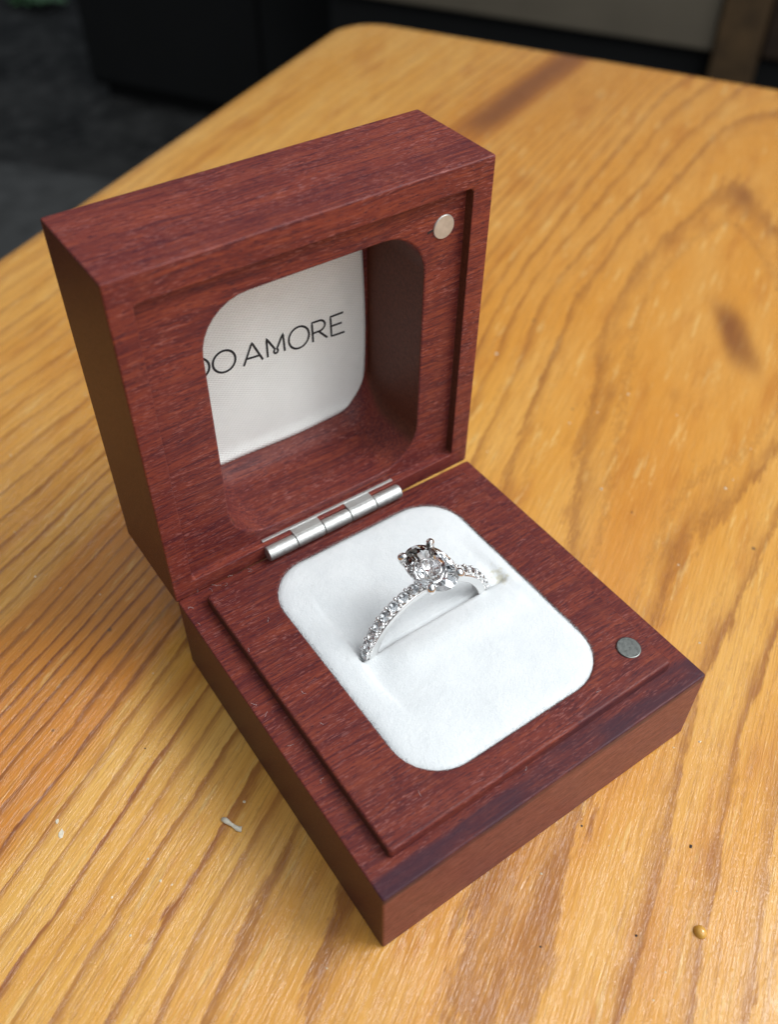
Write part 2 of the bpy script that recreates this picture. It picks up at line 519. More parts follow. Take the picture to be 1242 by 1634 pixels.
# ------------------------------------------------------------------ pine table
ringpts = {   # (u, v) positions of latewood lines, by ring number
    1: [(87,2.5),(103,5),(120,7.6),(135,10.8),(149,10.2),(171,8.4),(186,4.5),(201,1.2),(212,-3.2),(198,-9.3),(192,-16.4),(72,-1.4),(50,-4),(30,-6),(12,-8),(-3,-11),(109,-28.6),(97,-25.4),(90,-23.1),(84,-19.1),(76,-17.1),(62,-17.5),(40,-16),(24,-15.3),(13,-15.9),(-10,-17.5),(180,-27),(150,-31),(130,-31)],
    0.4: [(60,-9.5),(90,-8),(120,-8),(150,-12),(180,-8)],
    2: [(81,13.5),(100,16.2),(115,17.3),(128,17.8),(143,19.3),(159,17.4),(177,17.4),(201,13),(224,9.8),(241,7.6),(260,-2.2),(-10,4.6),(-4,5.5),(3,6.6),(25,9),(50,11),(5,-27),(15,-26.7),(33,-26.5),(56,-26),(67,-28.5),(75,-28.8),(91,-31.1),(120,-36),(160,-40),(230,-33)],
    3: [(88,21.1),(102,21.8),(121,23.5),(140,25.8),(154,24.5),(175,21.9),(198,18.9),(226,16.5),(246,12.6),(263,9.9),(281,6.8),(-15,14.2),(-6,15.3),(2,16.1),(25,17.5),(55,19),(8,-33.8),(26,-33.1),(39,-32.6),(57,-33.4),(67,-34.6),(100,-42)],
    4: [(-10,20.2),(2,20.4),(10,20.2),(50,23),(100,26.5),(150,29.5),(200,26),(250,22),(18,-39),(31,-38.8),(70,-41)],
    5: [(-19,23.9),(-4,24.5),(9,24.2),(50,27),(100,31),(150,34),(200,32),(260,28)],
    6: [(-22,29.8),(-7,30.4),(1,30.5),(50,32),(100,35)],
    7: [(-24,33.4),(-13,33.8),(-1,34.4),(50,36)],
    8: [(-22,36.9),(-7,37),(8,37.4),(20,37.6)],
    9: [(-18,40.6),(-4,40.8),(10,41.3),(23,41.1)],
    10: [(-13,44.4),(0,44.7),(13,44.8),(23,44.8),(100,47),(200,46)],
    11: [(-1,47.9),(10,47.9),(24,48.3)],
    12: [(-3,51.5),(10,50.9),(27,51.3)],
    13: [(-1,55),(13,54.6)], 14: [(1,57.1),(18,57)], 15: [(3,59.1),(24,58.8),(150,60)],
    16: [(5,61.1),(23,60.4)], 18: [(11,65.5),(31,65),(120,67),(240,62)], 20: [(16,70.6),(32,70.3),(209,72.2),(232,69.1),(255,65),(275,63)],
    21: [(20,73.6),(31,73.3)], 23: [(28,79),(53,78.4),(150,80)], 24: [(31,83),(47,82)], 27: [(45,95.9),(67,94)],
    30: [(61,109.7),(79,107)], 32: [(69,116.4),(88,115.5),(200,116),(270,112)], 36: [(80,130),(150,131),(260,129)], 40: [(105,147),(200,146),(280,145)],
    33: [(80,118.6),(86,118.6)], 34.5: [(84,121.5)],
    28: [(60,100),(150,99),(250,96)], 46: [(0,170),(150,168)], 7.5: [(0,-70),(100,-74),(250,-70)], 5.5: [(0,-50),(60,-52),(160,-56),(260,-54)],
}
cp, cf = [], []
for f, pts in ringpts.items():
    for q in pts: cp.append(q); cf.append(f)
cp = np.array(cp, float); cf = np.array(cf, float)
cs = np.array([0.30, 1.0])                       # stretch: fields vary slowly along the grain
def tps_phi(d2): return 0.5 * d2 * np.log(d2 + 1e-9)
def tps_fit(P, F, lam):
    n = len(P); d2 = ((P[:, None] - P[None]) ** 2).sum(-1)
    A = np.zeros((n + 3, n + 3)); A[:n, :n] = tps_phi(d2) + lam * np.eye(n)
    A[:n, n] = 1; A[:n, n + 1:] = P; A[n:, :n] = A[:n, n:].T
    return np.linalg.solve(A, np.r_[F, 0, 0, 0])
cw = tps_fit(cp * cs, cf, 6.0)
def ring_field(Q):
    P = Q * cs
    out = np.zeros(len(P))
    for i0 in range(0, len(P), 4000):
        q = P[i0:i0 + 4000]
        d2 = ((q[:, None] - (cp * cs)[None]) ** 2).sum(-1)
        out[i0:i0 + 4000] = tps_phi(d2) @ cw[:-3] + cw[-3] + q @ cw[-2:]
    return out

TU0, TU1, TV0, TV1, TR, TE = -420.0, 285.0, -520.0, 146.5, 14.0, 3.5
def axis(a0, f0, f1, a1, coarse, step):
    return np.unique(np.round(np.r_[np.linspace(a0, f0, max(2, int((f0 - a0) / coarse))), np.arange(f0, f1, step), np.linspace(f1, a1, max(2, int((a1 - f1) / coarse) + 2))], 4))
iu0, iu1, iv0, iv1 = TU0 + TE, TU1 - TE, TV0 + TE, TV1 - TE
us = axis(iu0, -60, iu1 - TR, iu1, 45, 2.0)
vs = axis(iv0, -80, iv1 - TR, iv1, 45, 1.6)
us = np.unique(np.r_[us, iu0 + TR * np.linspace(0, 1, 6), iu1 - TR * np.linspace(0, 1, 6)])
vs = np.unique(np.r_[vs, iv0 + TR * np.linspace(0, 1, 6), iv1 - TR * np.linspace(0, 1, 6)])
nu, nv = len(us), len(vs)
GU, GV = np.meshgrid(us, vs)
def corner(U_, V_):
    a = np.clip((np.abs(U_ - (iu0 + iu1) / 2) - ((iu1 - iu0) / 2 - TR)) / TR, 0, 1)
    b = np.clip((np.abs(V_ - (iv0 + iv1) / 2) - ((iv1 - iv0) / 2 - TR)) / TR, 0, 1)
    inc = (a > 0) & (b > 0)
    su = np.sign(U_ - (iu0 + iu1) / 2); sv = np.sign(V_ - (iv0 + iv1) / 2)
    a2 = a * np.sqrt(1 - b * b / 2); b2 = b * np.sqrt(1 - a * a / 2)
    U2 = np.where(inc, (iu0 + iu1) / 2 + su * ((iu1 - iu0) / 2 - TR + TR * a2), U_)
    V2 = np.where(inc, (iv0 + iv1) / 2 + sv * ((iv1 - iv0) / 2 - TR + TR * b2), V_)
    return U2, V2
CU, CV = corner(GU, GV)
tv = np.stack([CU.ravel(), CV.ravel(), np.zeros(nu * nv)], 1)
tf = [(j * nu + i, j * nu + i + 1, (j + 1) * nu + i + 1, (j + 1) * nu + i) for j in range(nv - 1) for i in range(nu - 1)]
bl = [i for i in range(nu)] + [j * nu + nu - 1 for j in range(1, nv)] + [(nv - 1) * nu + i for i in range(nu - 2, -1, -1)] + [j * nu for j in range(nv - 2, 0, -1)]
bpts = tv[bl][:, :2]
tan = np.roll(bpts, -1, 0) - np.roll(bpts, 1, 0)
tan /= np.linalg.norm(tan, axis=1)[:, None] + 1e-12
nrm2 = np.stack([tan[:, 1], -tan[:, 0]], 1)
prev = bl; allv = [tv]; base_n = len(tv)
prof = [(TE * math.sin(a), -TE + TE * math.cos(a)) for a in np.radians([22.5, 45, 67.5, 90])] + [(TE, -20.0), (TE - 2, -22.0)]
for off, zz in prof:
    row = np.c_[bpts + nrm2 * off, np.full(len(bpts), zz)]
    cur = list(range(base_n, base_n + len(row))); base_n += len(row); allv.append(row)
    m = len(cur)
    tf += [(prev[k], cur[k], cur[(k + 1) % m], prev[(k + 1) % m]) for k in range(m)]
    prev = cur
tf.append(tuple(prev))
tv = np.concatenate(allv)
tme = mesh("tabletop", tv, tf)
Q = tv[:, :2]
rf = np.abs(ring_field(Q))
u_, v_ = Q[:, 0], Q[:, 1]
def band(a, b, s): return smooth01(a - s, a + s, v_) * (1 - smooth01(b - s, b + s, v_))
near = 1 - smooth01(60, 140, u_)
tn = 0.30 + 0 * u_
tn += near * (0.65 * band(47, 71.5, 1.6) - 0.20 * band(20, 46, 2.5) + 0.10 * band(75, 120, 4))  # wood bands; the pale one also has some reflected light put in
tn += near * 0.22 * band(-13, -4, 2.0)
tn += (1 - near) * 0.25
tn += 0.25 * np.exp(-((u_ - 75) / 35) ** 2 - ((v_ + 10) / 12) ** 2)
cen0 = 72.2 - (u_ - 209) * 0.14
tn += smooth01(190, 215, u_) * 1.2 * np.exp(-((v_ - cen0) / 5.0) ** 2)
tn -= smooth01(60, 120, u_) * 0.25 * band(85, 150, 10)
tn = np.clip(tn, 0, 1.6)
kn = np.zeros(len(Q))
def blob(u0, v0, su, sv, a=1.0, e=2):
    return a * np.exp(-(np.abs((u_ - u0) / su) ** e + np.abs((v_ - v0) / sv) ** e))
kr = u_ - 142.0; kt = v_ + 15.2 - 0.36 * kr
kn += 0.95 * np.exp(-(np.abs(kr / 11.0) ** 4 + np.abs(kt / 3.4) ** 4))
kn += blob(112, 3.5, 3.5, 1.6, 0.35) + blob(117, -8, 2, 1.2, 0.3) + blob(205, -6, 6, 4, 0.6) + blob(83, 119, 3.5, 1.2, 0.4)
kn += smooth01(198, 225, u_) * 0.95 * np.exp(-np.abs((v_ - cen0) / 6.0) ** 3)
kn = np.clip(kn, 0, 1)
for nm, dat in (("ring", rf), ("tone", np.clip(tn, 0, 1)), ("knot", kn)):
    at = tme.attributes.new(nm, 'FLOAT', 'POINT')
    at.data.foreach_set("value", dat.astype(np.float32))

table = empty("pine_table", (0, 0, -720))
tag(table, "oiled pine table with rounded corner carrying the open ring box", "table")
tt = obj("tabletop", tme, PINE, table, smooth=True)
tt.rotation_euler = (0, 0, AL)
for (u0, v0) in ((225, 85), (225, -460), (-360, 85), (-360, -460)):
    bm = loft([(rrect(-s, s, -s, s, 5, 3), z) for s, z in ((18, -720), (25, -300), (27, -22.5))])
    bmesh.ops.rotate(bm, verts=bm.verts, cent=(0, 0, 0), matrix=Matrix.Rotation(AL, 3, 'Z'))
    x, y = uv2xy(u0, v0)
    bmesh.ops.translate(bm, verts=bm.verts, vec=(x, y, 0))
    lg = obj("leg", bm_mesh("leg", bm), simple("pine_leg", (0.40, 0.20, 0.05), 0.45, 0, 0.2, 0.03), table)

# ------------------------------------------------------------------ ring box
W, D, H, LS, LT = 50.0, 48.99, 13.606, 48.89, 15.74
PZ = H + 1.6
GAP, LA, TWIST = 0.09, -0.01389, 0.0098
box = empty("ring_box", (25, 24.5, 0))
tag(box, "open red hardwood ring box with white velvet cushion and satin-lined lid", "ring box")

PX0, PX1, PY0, PY1 = 3.2, 46.8, 3.35, 46.45
CX0, CX1, CY0, CY1, CR = 10.5, 40.45, 7.1, 44.5, 6.2
def ins(r4, d, r): return rrect(r4[0] + d, r4[1] - d, r4[2] + d, r4[3] - d, max(r, 0.05))
O4 = (0, W, 0, D); P4 = (PX0, PX1, PY0, PY1); C4 = (CX0, CX1, CY0, CY1)
def edge_prof(r4, z, b, rc, up=True):
    out = []
    for a in (0, 30, 60, 90):
        a = math.radians(a)
        out.append((ins(r4, b * (1 - math.cos(a)), rc), z - b + b * math.sin(a)))
    return out
loops = [(ins(O4, 0.35, 0.35), 0.0), (ins(O4, 0.1, 0.35), 0.1), (ins(O4, 0.0, 0.35), 0.35)]
loops += edge_prof(O4, H, 0.25, 0.35)
loops += [(ins(P4, -0.02, 0.5), H)]
loops += edge_prof(P4, PZ, 0.38, 0.5)
for a in (90, 60, 30, 0):
    a = math.radians(a); b = 0.28
    loops.append((ins(C4, -b * (1 - math.cos(a)), CR + b), PZ - b + b * math.sin(a)))
loops += [(ins(C4, 0, CR), PZ - 1.5), (ins(C4, 0, CR), 3.0)]
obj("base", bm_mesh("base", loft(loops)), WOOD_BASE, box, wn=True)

# --- lid: mesh coordinates (x, t, s): t = depth away from the opening face, s = up from the hinge
lid_rot = Euler((LA, 0, 0)).to_matrix()
def place_lid(o):
    o.rotation_mode = 'XYZ'
    o.matrix_basis = (Matrix.Translation((Vector((0, D, H)) * S) - box.location) @ Matrix.Rotation(TWIST, 4, 'Z')
                      @ Matrix.Translation(Vector((0, GAP, 0)) * S) @ Matrix.Rotation(-LA, 4, 'X'))
def lperm(a, b, z): return (a, z, b)
R4 = (2.75, 47.1, 2.2, 45.75); RD = 1.4
WN = (10.0, 41.2, 3.7, 41.75)
O4L = (-0.12, W + 0.2, -0.5, LS + 0.25)
lo = [(ins(O4L, 0.25, 0.28), LT), (ins(O4L, 0.07, 0.28), LT - 0.07), (ins(O4L, 0, 0.28), LT - 0.25)]
for a in (0, 30, 60, 90):
    a = math.radians(a); b = 0.25
    lo.append((ins(O4L, b * (1 - math.cos(a)), 0.28), b - b * math.sin(a)))
for a in (90, 45, 0):
    a = math.radians(a); b = 0.14
    lo.append((ins(R4, -b * (1 - math.cos(a)) , 0.6), b - b * math.sin(a)))
lo += [(ins(R4, 0.0, 0.6), RD - 0.06), (ins(R4, 0.06, 0.6), RD)]
for a in (90, 60, 30, 0):
    a = math.radians(a); b = 0.3
    lo.append((ins(WN, -b * (1 - math.cos(a)), CR + b), RD + b - b * math.sin(a)))
lo += [(ins(WN, 0, CR), 8.0)]
for t, dz in ((10.0, 0.25), (11.5, 0.8), (12.8, 1.7), (13.8, 2.9), (14.3, 3.6)):
    lo.append((rrect(WN[0], WN[1], WN[2] + dz, WN[3], CR), t))
lid = obj("lid", bm_mesh("lid", loft(lo, perm=lperm)), WOOD_LID, box, wn=True)
place_lid(lid)

# --- satin lining with lettering
sn = (10.3, 40.7, 6.75, 41.6)
def satin_t(x, s):
    return 13.75 + 0.35 * ((x - 25.5) / 15) ** 2 - 0.5 * math.exp(-((s - 6.7) / 1.2) ** 2) + 0.12 * math.sin(x * 0.35 + s * 0.2)
ns_ = 60
vv, ff = [], []
def clampr(x, y, r4, r):
    x0, x1, y0, y1 = r4
    cx = min(max(x, x0 + r), x1 - r); cy = min(max(y, y0 + r), y1 - r)
    dx, dy = x - cx, y - cy
    d = math.hypot(dx, dy)
    if d > r: return cx + dx / d * r, cy + dy / d * r, True
    return x, y, False
inside = {}
for j in range(ns_ + 1):
    for i in range(ns_ + 1):
        x = sn[0] + (sn[1] - sn[0]) * i / ns_; s = sn[2] + (sn[3] - sn[2]) * j / ns_
        x, s, outp = clampr(x, s, sn, 5.5)
        bow = -0.9 * ((s - 22) / 17) ** 2 * max(0, (x - 30) / 11)
        vv.append((x + bow, satin_t(x, s), s)); inside[len(vv) - 1] = not outp
for j in range(ns_):
    for i in range(ns_):
        q = (j * (ns_ + 1) + i, j * (ns_ + 1) + i + 1, (j + 1) * (ns_ + 1) + i + 1, (j + 1) * (ns_ + 1) + i)
        if any(inside[k] for k in q): ff.append(q)
sat = obj("satin_lining", mesh("satin_lining", vv, ff), SATIN, box, smooth=True)
sat.data.validate()
place_lid(sat)
so = sat.modifiers.new("thick", 'SOLIDIFY'); so.thickness = 0.25 * S; so.offset = 1.0 if sat.data.polygons[0].normal.y > 0 else -1.0

def ribbon(paths, wd=0.33):
    bm = bmesh.new()
    for pts in paths:
        pts = [Vector(p) for p in pts]
        # resample finely so that the ribbon follows the cloth
        res = [pts[0]]
        for a, b in zip(pts, pts[1:]):
            n = max(1, int((b - a).length / 0.35))
            res += [a.lerp(b, (k + 1) / n) for k in range(n)]
        rows = []
        closed = (res[0] - res[-1]).length < 1e-6
        for i, p in enumerate(res):
            a = res[i - 1] if i > 0 else (res[-2] if closed else res[0])
            b = res[i + 1] if i < len(res) - 1 else (res[1] if closed else res[-1])
            t = (b - a).normalized(); nrm = Vector((-t.y, t.x)) * wd / 2
            rows.append([bm.verts.new((q.x, satin_t(q.x, q.y) - 0.035, q.y)) for q in (p + nrm, p - nrm)])
        for r0, r1 in zip(rows, rows[1:]):
            bm.faces.new((r0[0], r0[1], r1[1], r1[0]))
    return bm_mesh("letter", bm)
def circ(cx, cy, rx, ry, n=28, a0=0, a1=360):
    return [(cx + rx * math.cos(math.radians(a0 + (a1 - a0) * k / n)), cy + ry * math.sin(math.radians(a0 + (a1 - a0) * k / n))) for k in range(n + 1)]
letters = {
    "D": [[(12.9, 22.5), (12.9, 25.8), (13.9, 25.8)] + circ(13.95, 24.15, 1.62, 1.65, 14, 90, -90) + [(12.9, 22.5)]],
    "O1": [circ(17.72, 23.95, 1.66, 1.70)],
    "A": [[(20.45, 22.0), (22.05, 25.15), (23.45, 21.85)], [(21.0, 22.95), (22.95, 22.75)]],
    "M": [[(24.25, 21.85), (24.3, 24.85), (25.45, 22.75)] + circ(25.6, 22.35, 0.32, 0.36, 14, 125, 415) + [(26.9, 24.7), (27.0, 21.75)]],
    "O2": [circ(29.36, 23.05, 1.62, 1.78)],
    "R": [[(31.6, 21.35), (31.5, 24.65), (32.5, 24.6)] + circ(32.65, 23.72, 0.95, 0.88, 12, 90, -90) + [(31.55, 22.85)], [(32.6, 22.8), (33.95, 21.25)]],
    "E": [[(36.9, 21.05), (34.65, 21.2), (34.55, 24.5), (36.75, 24.4)], [(34.6, 22.9), (36.45, 22.8)]],
}
for ch, paths in letters.items():
    l = obj("letter", ribbon(paths), INK, None)
    l.parent = sat
    l["label"] = "black letter %s printed on the satin" % ch[0]

# --- magnets
def disc(r, h, b=0.14, n=40):
    pts = lambda rr: [(rr * math.cos(2 * math.pi * k / n), rr * math.sin(2 * math.pi * k / n)) for k in range(n)]
    return loft([(pts(r), -0.8), (pts(r), h - b), (pts(r - b * 0.3), h - b * 0.3), (pts(r - b), h)])
bm = disc(1.62, 0.16)
bmesh.ops.rotate(bm, verts=bm.verts, cent=(0, 0, 0), matrix=Matrix.Rotation(math.radians(4), 3, Vector((1, 0.6, 0))))
bmesh.ops.translate(bm, verts=bm.verts, vec=(43.72, 7.95, PZ + 0.02))
mg = obj("magnet", bm_mesh("magnet", bm), MAGNET_D, box, wn=True)
mg["label"] = "dark worn disc magnet in the base"
bm = disc(1.6, 0.2)
bmesh.ops.rotate(bm, verts=bm.verts, cent=(0, 0, 0), matrix=Matrix.Rotation(math.radians(90), 3, 'X'))
bmesh.ops.translate(bm, verts=bm.verts, vec=(43.8, RD, 41.1))
mg2 = obj("magnet", bm_mesh("magnet", bm), MAGNET_L, box, wn=True)
place_lid(mg2)
mg2["label"] = "bright disc magnet in the lid"
# dark flush block: shade of the groove beside the lid magnet put into colour
bm = box_bm(-0.55, 0.55, -0.05, 0.35, -0.17, 0.17, 0.04, 1)
bmesh.ops.rotate(bm, verts=bm.verts, cent=(0, 0, 0), matrix=Matrix.Rotation(math.radians(-12), 3, 'Y'))
bmesh.ops.translate(bm, verts=bm.verts, vec=(41.85, RD + 0.03, 41.0))
sl = obj("slot", bm_mesh("slot", bm), simple("groove_shade", (0.012, 0.008, 0.008), 0.8, 0, 0.3, 3.0), box)
place_lid(sl)

# --- hinge
KY, KZ, KR = 48.42, 14.84, 1.06
ks = [13.75, 18.3, 22.9, 27.4, 31.8, 36.4]
bm = bmesh.new()
def add_box(bm, *a, bev=0.0):
    b = box_bm(*a, bev=bev, seg=2)
    me = bpy.data.meshes.new("t"); b.to_mesh(me); b.free(); bm.from_mesh(me); bpy.data.meshes.remove(me)
add_box(bm, 13.95, 36.2, 49.85, 50.3, 15.83, 16.04, bev=0.05)
for k in (1, 3):
    add_box(bm, ks[k] + 0.06, ks[k + 1] - 0.06, KY + 0.05, 50.0, 15.60, 15.93, bev=0.03)
hinge = obj("hinge", bm_mesh("hinge", bm), NICKEL, box, wn=True)
for k in range(5):
    x0, x1 = ks[k] + 0.05, ks[k + 1] - 0.05
    n = 28; b = 0.1
    cir = lambda r: [(KY + r * math.cos(2 * math.pi * i / n), KZ + r * math.sin(2 * math.pi * i / n)) for i in range(n)]
    bm = loft([(cir(0.62), x0 + 0.02), (cir(KR - b), x0), (cir(KR - b * .3), x0 + b * .3), (cir(KR), x0 + b), (cir(KR), x1 - b), (cir(KR - b * .3), x1 - b * .3), (cir(KR - b), x1), (cir(0.62), x1 - 0.02)], perm=lambda a, b_, z: (z, a, b_))
    kn_o = obj("knuckle", bm_mesh("knuckle", bm), NICKEL, hinge, wn=True)
bm = loft([([(KY + 0.6 * math.cos(a * math.pi / 8), KZ + 0.6 * math.sin(a * math.pi / 8)) for a in range(16)], z) for z in (ks[0] + 0.15, ks[5] - 0.15)], perm=lambda a, b_, z: (z, a, b_))
obj("pin", bm_mesh("pin", bm), simple("rusty_pin", (0.16, 0.10, 0.05), 0.6, 0.6, 0.4, 2.0), hinge, smooth=False)

# --- velvet cushion
def cushion_z(x, y):
    cx = np.clip(x, CX0 + CR, CX1 - CR); cy = np.clip(y, CY0 + CR, CY1 - CR)
    dd = np.hypot(x - cx, y - cy)
    d = np.where((np.abs(x - cx) > 0) & (np.abs(y - cy) > 0), CR - dd, np.minimum(np.minimum(x - CX0, CX1 - x), np.minimum(y - CY0, CY1 - y)))
    d = np.maximum(d, 0)
    z = PZ - 0.05 + 0.45 * (1 - np.exp(-d / 2.0)) - 0.22 * np.exp(-(d / 0.5) ** 1.3)
    end_l = 14.0 + 0.25 * np.sin(y * 0.5)
    fx = smooth01(end_l, end_l + 0.9, x) * (1 - smooth01(37.0, 38.8, x))
    back = np.clip((y - 26.35) / 11.5, 0, 1)
    bk = 0.60 * (1 - back) ** 1.4 + 0.15 * np.exp(-((y - 26.35) / 0.8) ** 2)
    fr = np.clip((26.35 - y) / 8.5, 0, 1)
    fk = -0.50 * np.exp(-((y - 22.6) / 2.6) ** 2) * smooth01(15, 20, x) + 0.35 * np.exp(-((y - 24) / 4) ** 2) * (1 - smooth01(15, 20, x)) + 1.0 * np.exp(-((26.35 - y) / 0.5) ** 2) + 0.25 * (1 - fr)
    dep = np.where(y >= 26.35, bk, fk) + 0.28 * smooth01(15, 20, y) * (1 - smooth01(34, 39, y)) * (1 - smooth01(15, 24, x))
    z = z - fx * dep
    # soft seam where the flaps meet the frame strips
    seam = np.exp(-((x - end_l) / 0.45) ** 2) * smooth01(16.5, 21, y) * (1 - smooth01(33, 38, y))
    z = z - 0.12 * seam
    z = z - 0.35 * np.exp(-((x - 37.9) / 0.8) ** 2) * np.exp(-((y - 26.8) / 2.6) ** 2)
    z = z + 0.05 * np.sin(x * 0.31 + 0.22 * y + 1) * np.sin(y * 0.27 - 0.11 * x) + 0.025 * np.sin(0.71 * x - 0.53 * y + 2) + 0.02 * np.sin(0.9 * y + 0.47 * x)
    return z
nx_, ny_ = 150, 187
vv, ff, ins_ = [], [], []
for j in range(ny_ + 1):
    for i in range(nx_ + 1):
        x = CX0 + (CX1 - CX0) * i / nx_; y = CY0 + (CY1 - CY0) * j / ny_
        x, y, o_ = clampr(x, y, (CX0 + 0.02, CX1 - 0.02, CY0 + 0.02, CY1 - 0.02), CR)
        vv.append((x, y)); ins_.append(not o_)
vv = np.array(vv); zz = cushion_z(vv[:, 0], vv[:, 1])
for j in range(ny_):
    for i in range(nx_):
        q = (j * (nx_ + 1) + i, j * (nx_ + 1) + i + 1, (j + 1) * (nx_ + 1) + i + 1, (j + 1) * (nx_ + 1) + i)
        if any(ins_[k] for k in q): ff.append(q)
cme = mesh("velvet_cushion", np.c_[vv, zz], ff)
cme.validate()
cush = obj("velvet_cushion", cme, VELVET, box, smooth=True)
# pile
NP = 130000
px = rng.uniform(CX0 + 0.05, CX1 - 0.05, NP); py = rng.uniform(CY0 + 0.05, CY1 - 0.05, NP)
def on_edge(m):
    per = rrect(CX0 + 0.08, CX1 - 0.08, CY0 + 0.08, CY1 - 0.08, CR, 16)
    P = np.array(per + [per[0]]); L = np.linalg.norm(np.diff(P, axis=0), axis=1); cum = np.r_[0, np.cumsum(L)]
    t = rng.uniform(0, cum[-1], m); k = np.searchsorted(cum, t) - 1; k = np.clip(k, 0, len(L) - 1)
    f = ((t - cum[k]) / np.maximum(L[k], 1e-9))[:, None]
    return P[k] * (1 - f) + P[k + 1] * f
keep = np.array([not clampr(a, b, (CX0 + .05, CX1 - .05, CY0 + .05, CY1 - .05), CR)[2] for a, b in zip(px, py)])
P2 = np.c_[px, py][keep]
# interior fibres lie flat; only those on rims and folds stand proud
cxx = np.clip(P2[:, 0], CX0 + CR, CX1 - CR); cyy = np.clip(P2[:, 1], CY0 + CR, CY1 - CR)
hd = np.hypot(P2[:, 0] - cxx, P2[:, 1] - cyy)
rim = (CR - hd) < 0.45
fold = (np.abs(P2[:, 1] - 24.9) < 0.8) & (P2[:, 0] > 14) & (P2[:, 0] < 39)
fold |= (np.abs(P2[:, 0] - 13.8) < 0.4) & (P2[:, 1] > 18) & (P2[:, 1] < 36)
NRIM = int(rim.sum())
P2 = P2[rim]
E2 = on_edge(9000) + rng.normal(0, 0.05, (9000, 2))
P2 = np.r_[P2, E2]
n = len(P2)
isedge = np.r_[np.zeros(n - 9000), np.ones(9000)]
e = 0.05
zc = cushion_z(P2[:, 0], P2[:, 1])
gx = (cushion_z(P2[:, 0] + e, P2[:, 1]) - zc) / e; gy = (cushion_z(P2[:, 0], P2[:, 1] + e) - zc) / e
gx = np.clip(gx, -1.5, 1.5); gy = np.clip(gy, -1.5, 1.5)
nn = np.c_[-gx, -gy, np.ones(n)]
nn /= np.linalg.norm(nn, axis=1)[:, None]
lean = rng.normal(0, 0.55, (n, 3)); lean[:, 2] *= 0.3
lean[:, 0] -= 0.5; lean[:, 1] -= 0.35
cen = np.array([25.5, 25.8])
outw = P2 - np.c_[np.clip(P2[:, 0], CX0 + CR, CX1 - CR), np.clip(P2[:, 1], CY0 + CR, CY1 - CR)]
outw /= np.linalg.norm(outw, axis=1)[:, None] + 1e-6
lean[:, :2] += outw * (isedge * 0.7)[:, None]
dirv = nn + lean
dirv /= np.linalg.norm(dirv, axis=1)[:, None]
ln = rng.uniform(0.16, 0.32, n) + isedge * 0.22
side = np.cross(dirv, rng.normal(0, 1, (n, 3))); side /= np.linalg.norm(side, axis=1)[:, None]
B = np.c_[P2, zc - 0.04]
wd = 0.016
V0 = B - side * wd; V1 = B + side * wd; V2 = B + dirv * ln[:, None]
pv = np.empty((3 * n, 3)); pv[0::3] = V0; pv[1::3] = V1; pv[2::3] = V2
pf = np.arange(3 * n).reshape(-1, 3)
pme = mesh("velvet_pile", pv, pf)
pme.polygons.foreach_set("use_smooth", [True] * len(pme.polygons))
pme.normals_split_custom_set_from_vertices(np.repeat(nn, 3, axis=0).tolist())
g = NG("velvet_pile_fibre")
g.t.nodes.remove(g.b)
dif = g.t.nodes.new("ShaderNodeBsdfDiffuse"); trl = g.t.nodes.new("ShaderNodeBsdfTranslucent"); mxs = g.t.nodes.new("ShaderNodeMixShader")
fc = g.mix(g.noise(g.coord(), 0.5, 2), C(0.84, 0.855, 0.855), C(0.90, 0.91, 0.91))
g.put(dif, 0, fc); g.put(trl, 0, fc); mxs.inputs[0].default_value = 0.5
g.t.links.new(dif.outputs[0], mxs.inputs[1]); g.t.links.new(trl.outputs[0], mxs.inputs[2]); g.t.links.new(mxs.outputs[0], g.out.inputs[0])
pile = obj("velvet_pile", pme, g.m, cush)
tag(pile, kind="stuff")

# ------------------------------------------------------------------ diamond ring
RC = Vector((25.15, 26.3, 13.3))
ring = empty("diamond_ring", tuple(RC - Vector((0, 0, 9.7))))
tag(ring, "white gold ring with oval diamond and beaded stone band in the velvet slit", "ring")

def brilliant(rx, ry, crown, pav, girdle=0.03, table=0.56, fine=False):
    bm = bmesh.new()
    P = []
    n = 8
    def rg(r, z, m, off):
        for k in range(m):
            a = 2 * math.pi * (k + off) / m
            P.append((r * math.cos(a), r * math.sin(a), z))
    rg(table, crown, n, 0.5)
    if fine:
        rg(0.74, crown * 0.74, n, 0.0); rg(0.89, crown * 0.40, 2 * n, 0.5)
        rg(1.0, girdle, 4 * n, 0.0); rg(1.0, -girdle, 4 * n, 0.0)
        rg(0.62, -pav * 0.425, 2 * n, 0.5); rg(0.25, -pav * 0.79, n, 0.5)
    else:
        rg(0.79, crown * 0.63, n, 0.0)
        rg(1.0, girdle, 2 * n, 0.0); rg(1.0, -girdle, 2 * n, 0.0)
        rg(0.20, -pav * 0.815, n, 0.5)
    P.append((0, 0, -pav))
    for p in P: bm.verts.new((p[0] * rx, p[1] * ry, p[2]))
    bmesh.ops.convex_hull(bm, input=bm.verts)
    bmesh.ops.dissolve_limit(bm, angle_limit=0.02, verts=bm.verts, edges=bm.edges)
    return bm

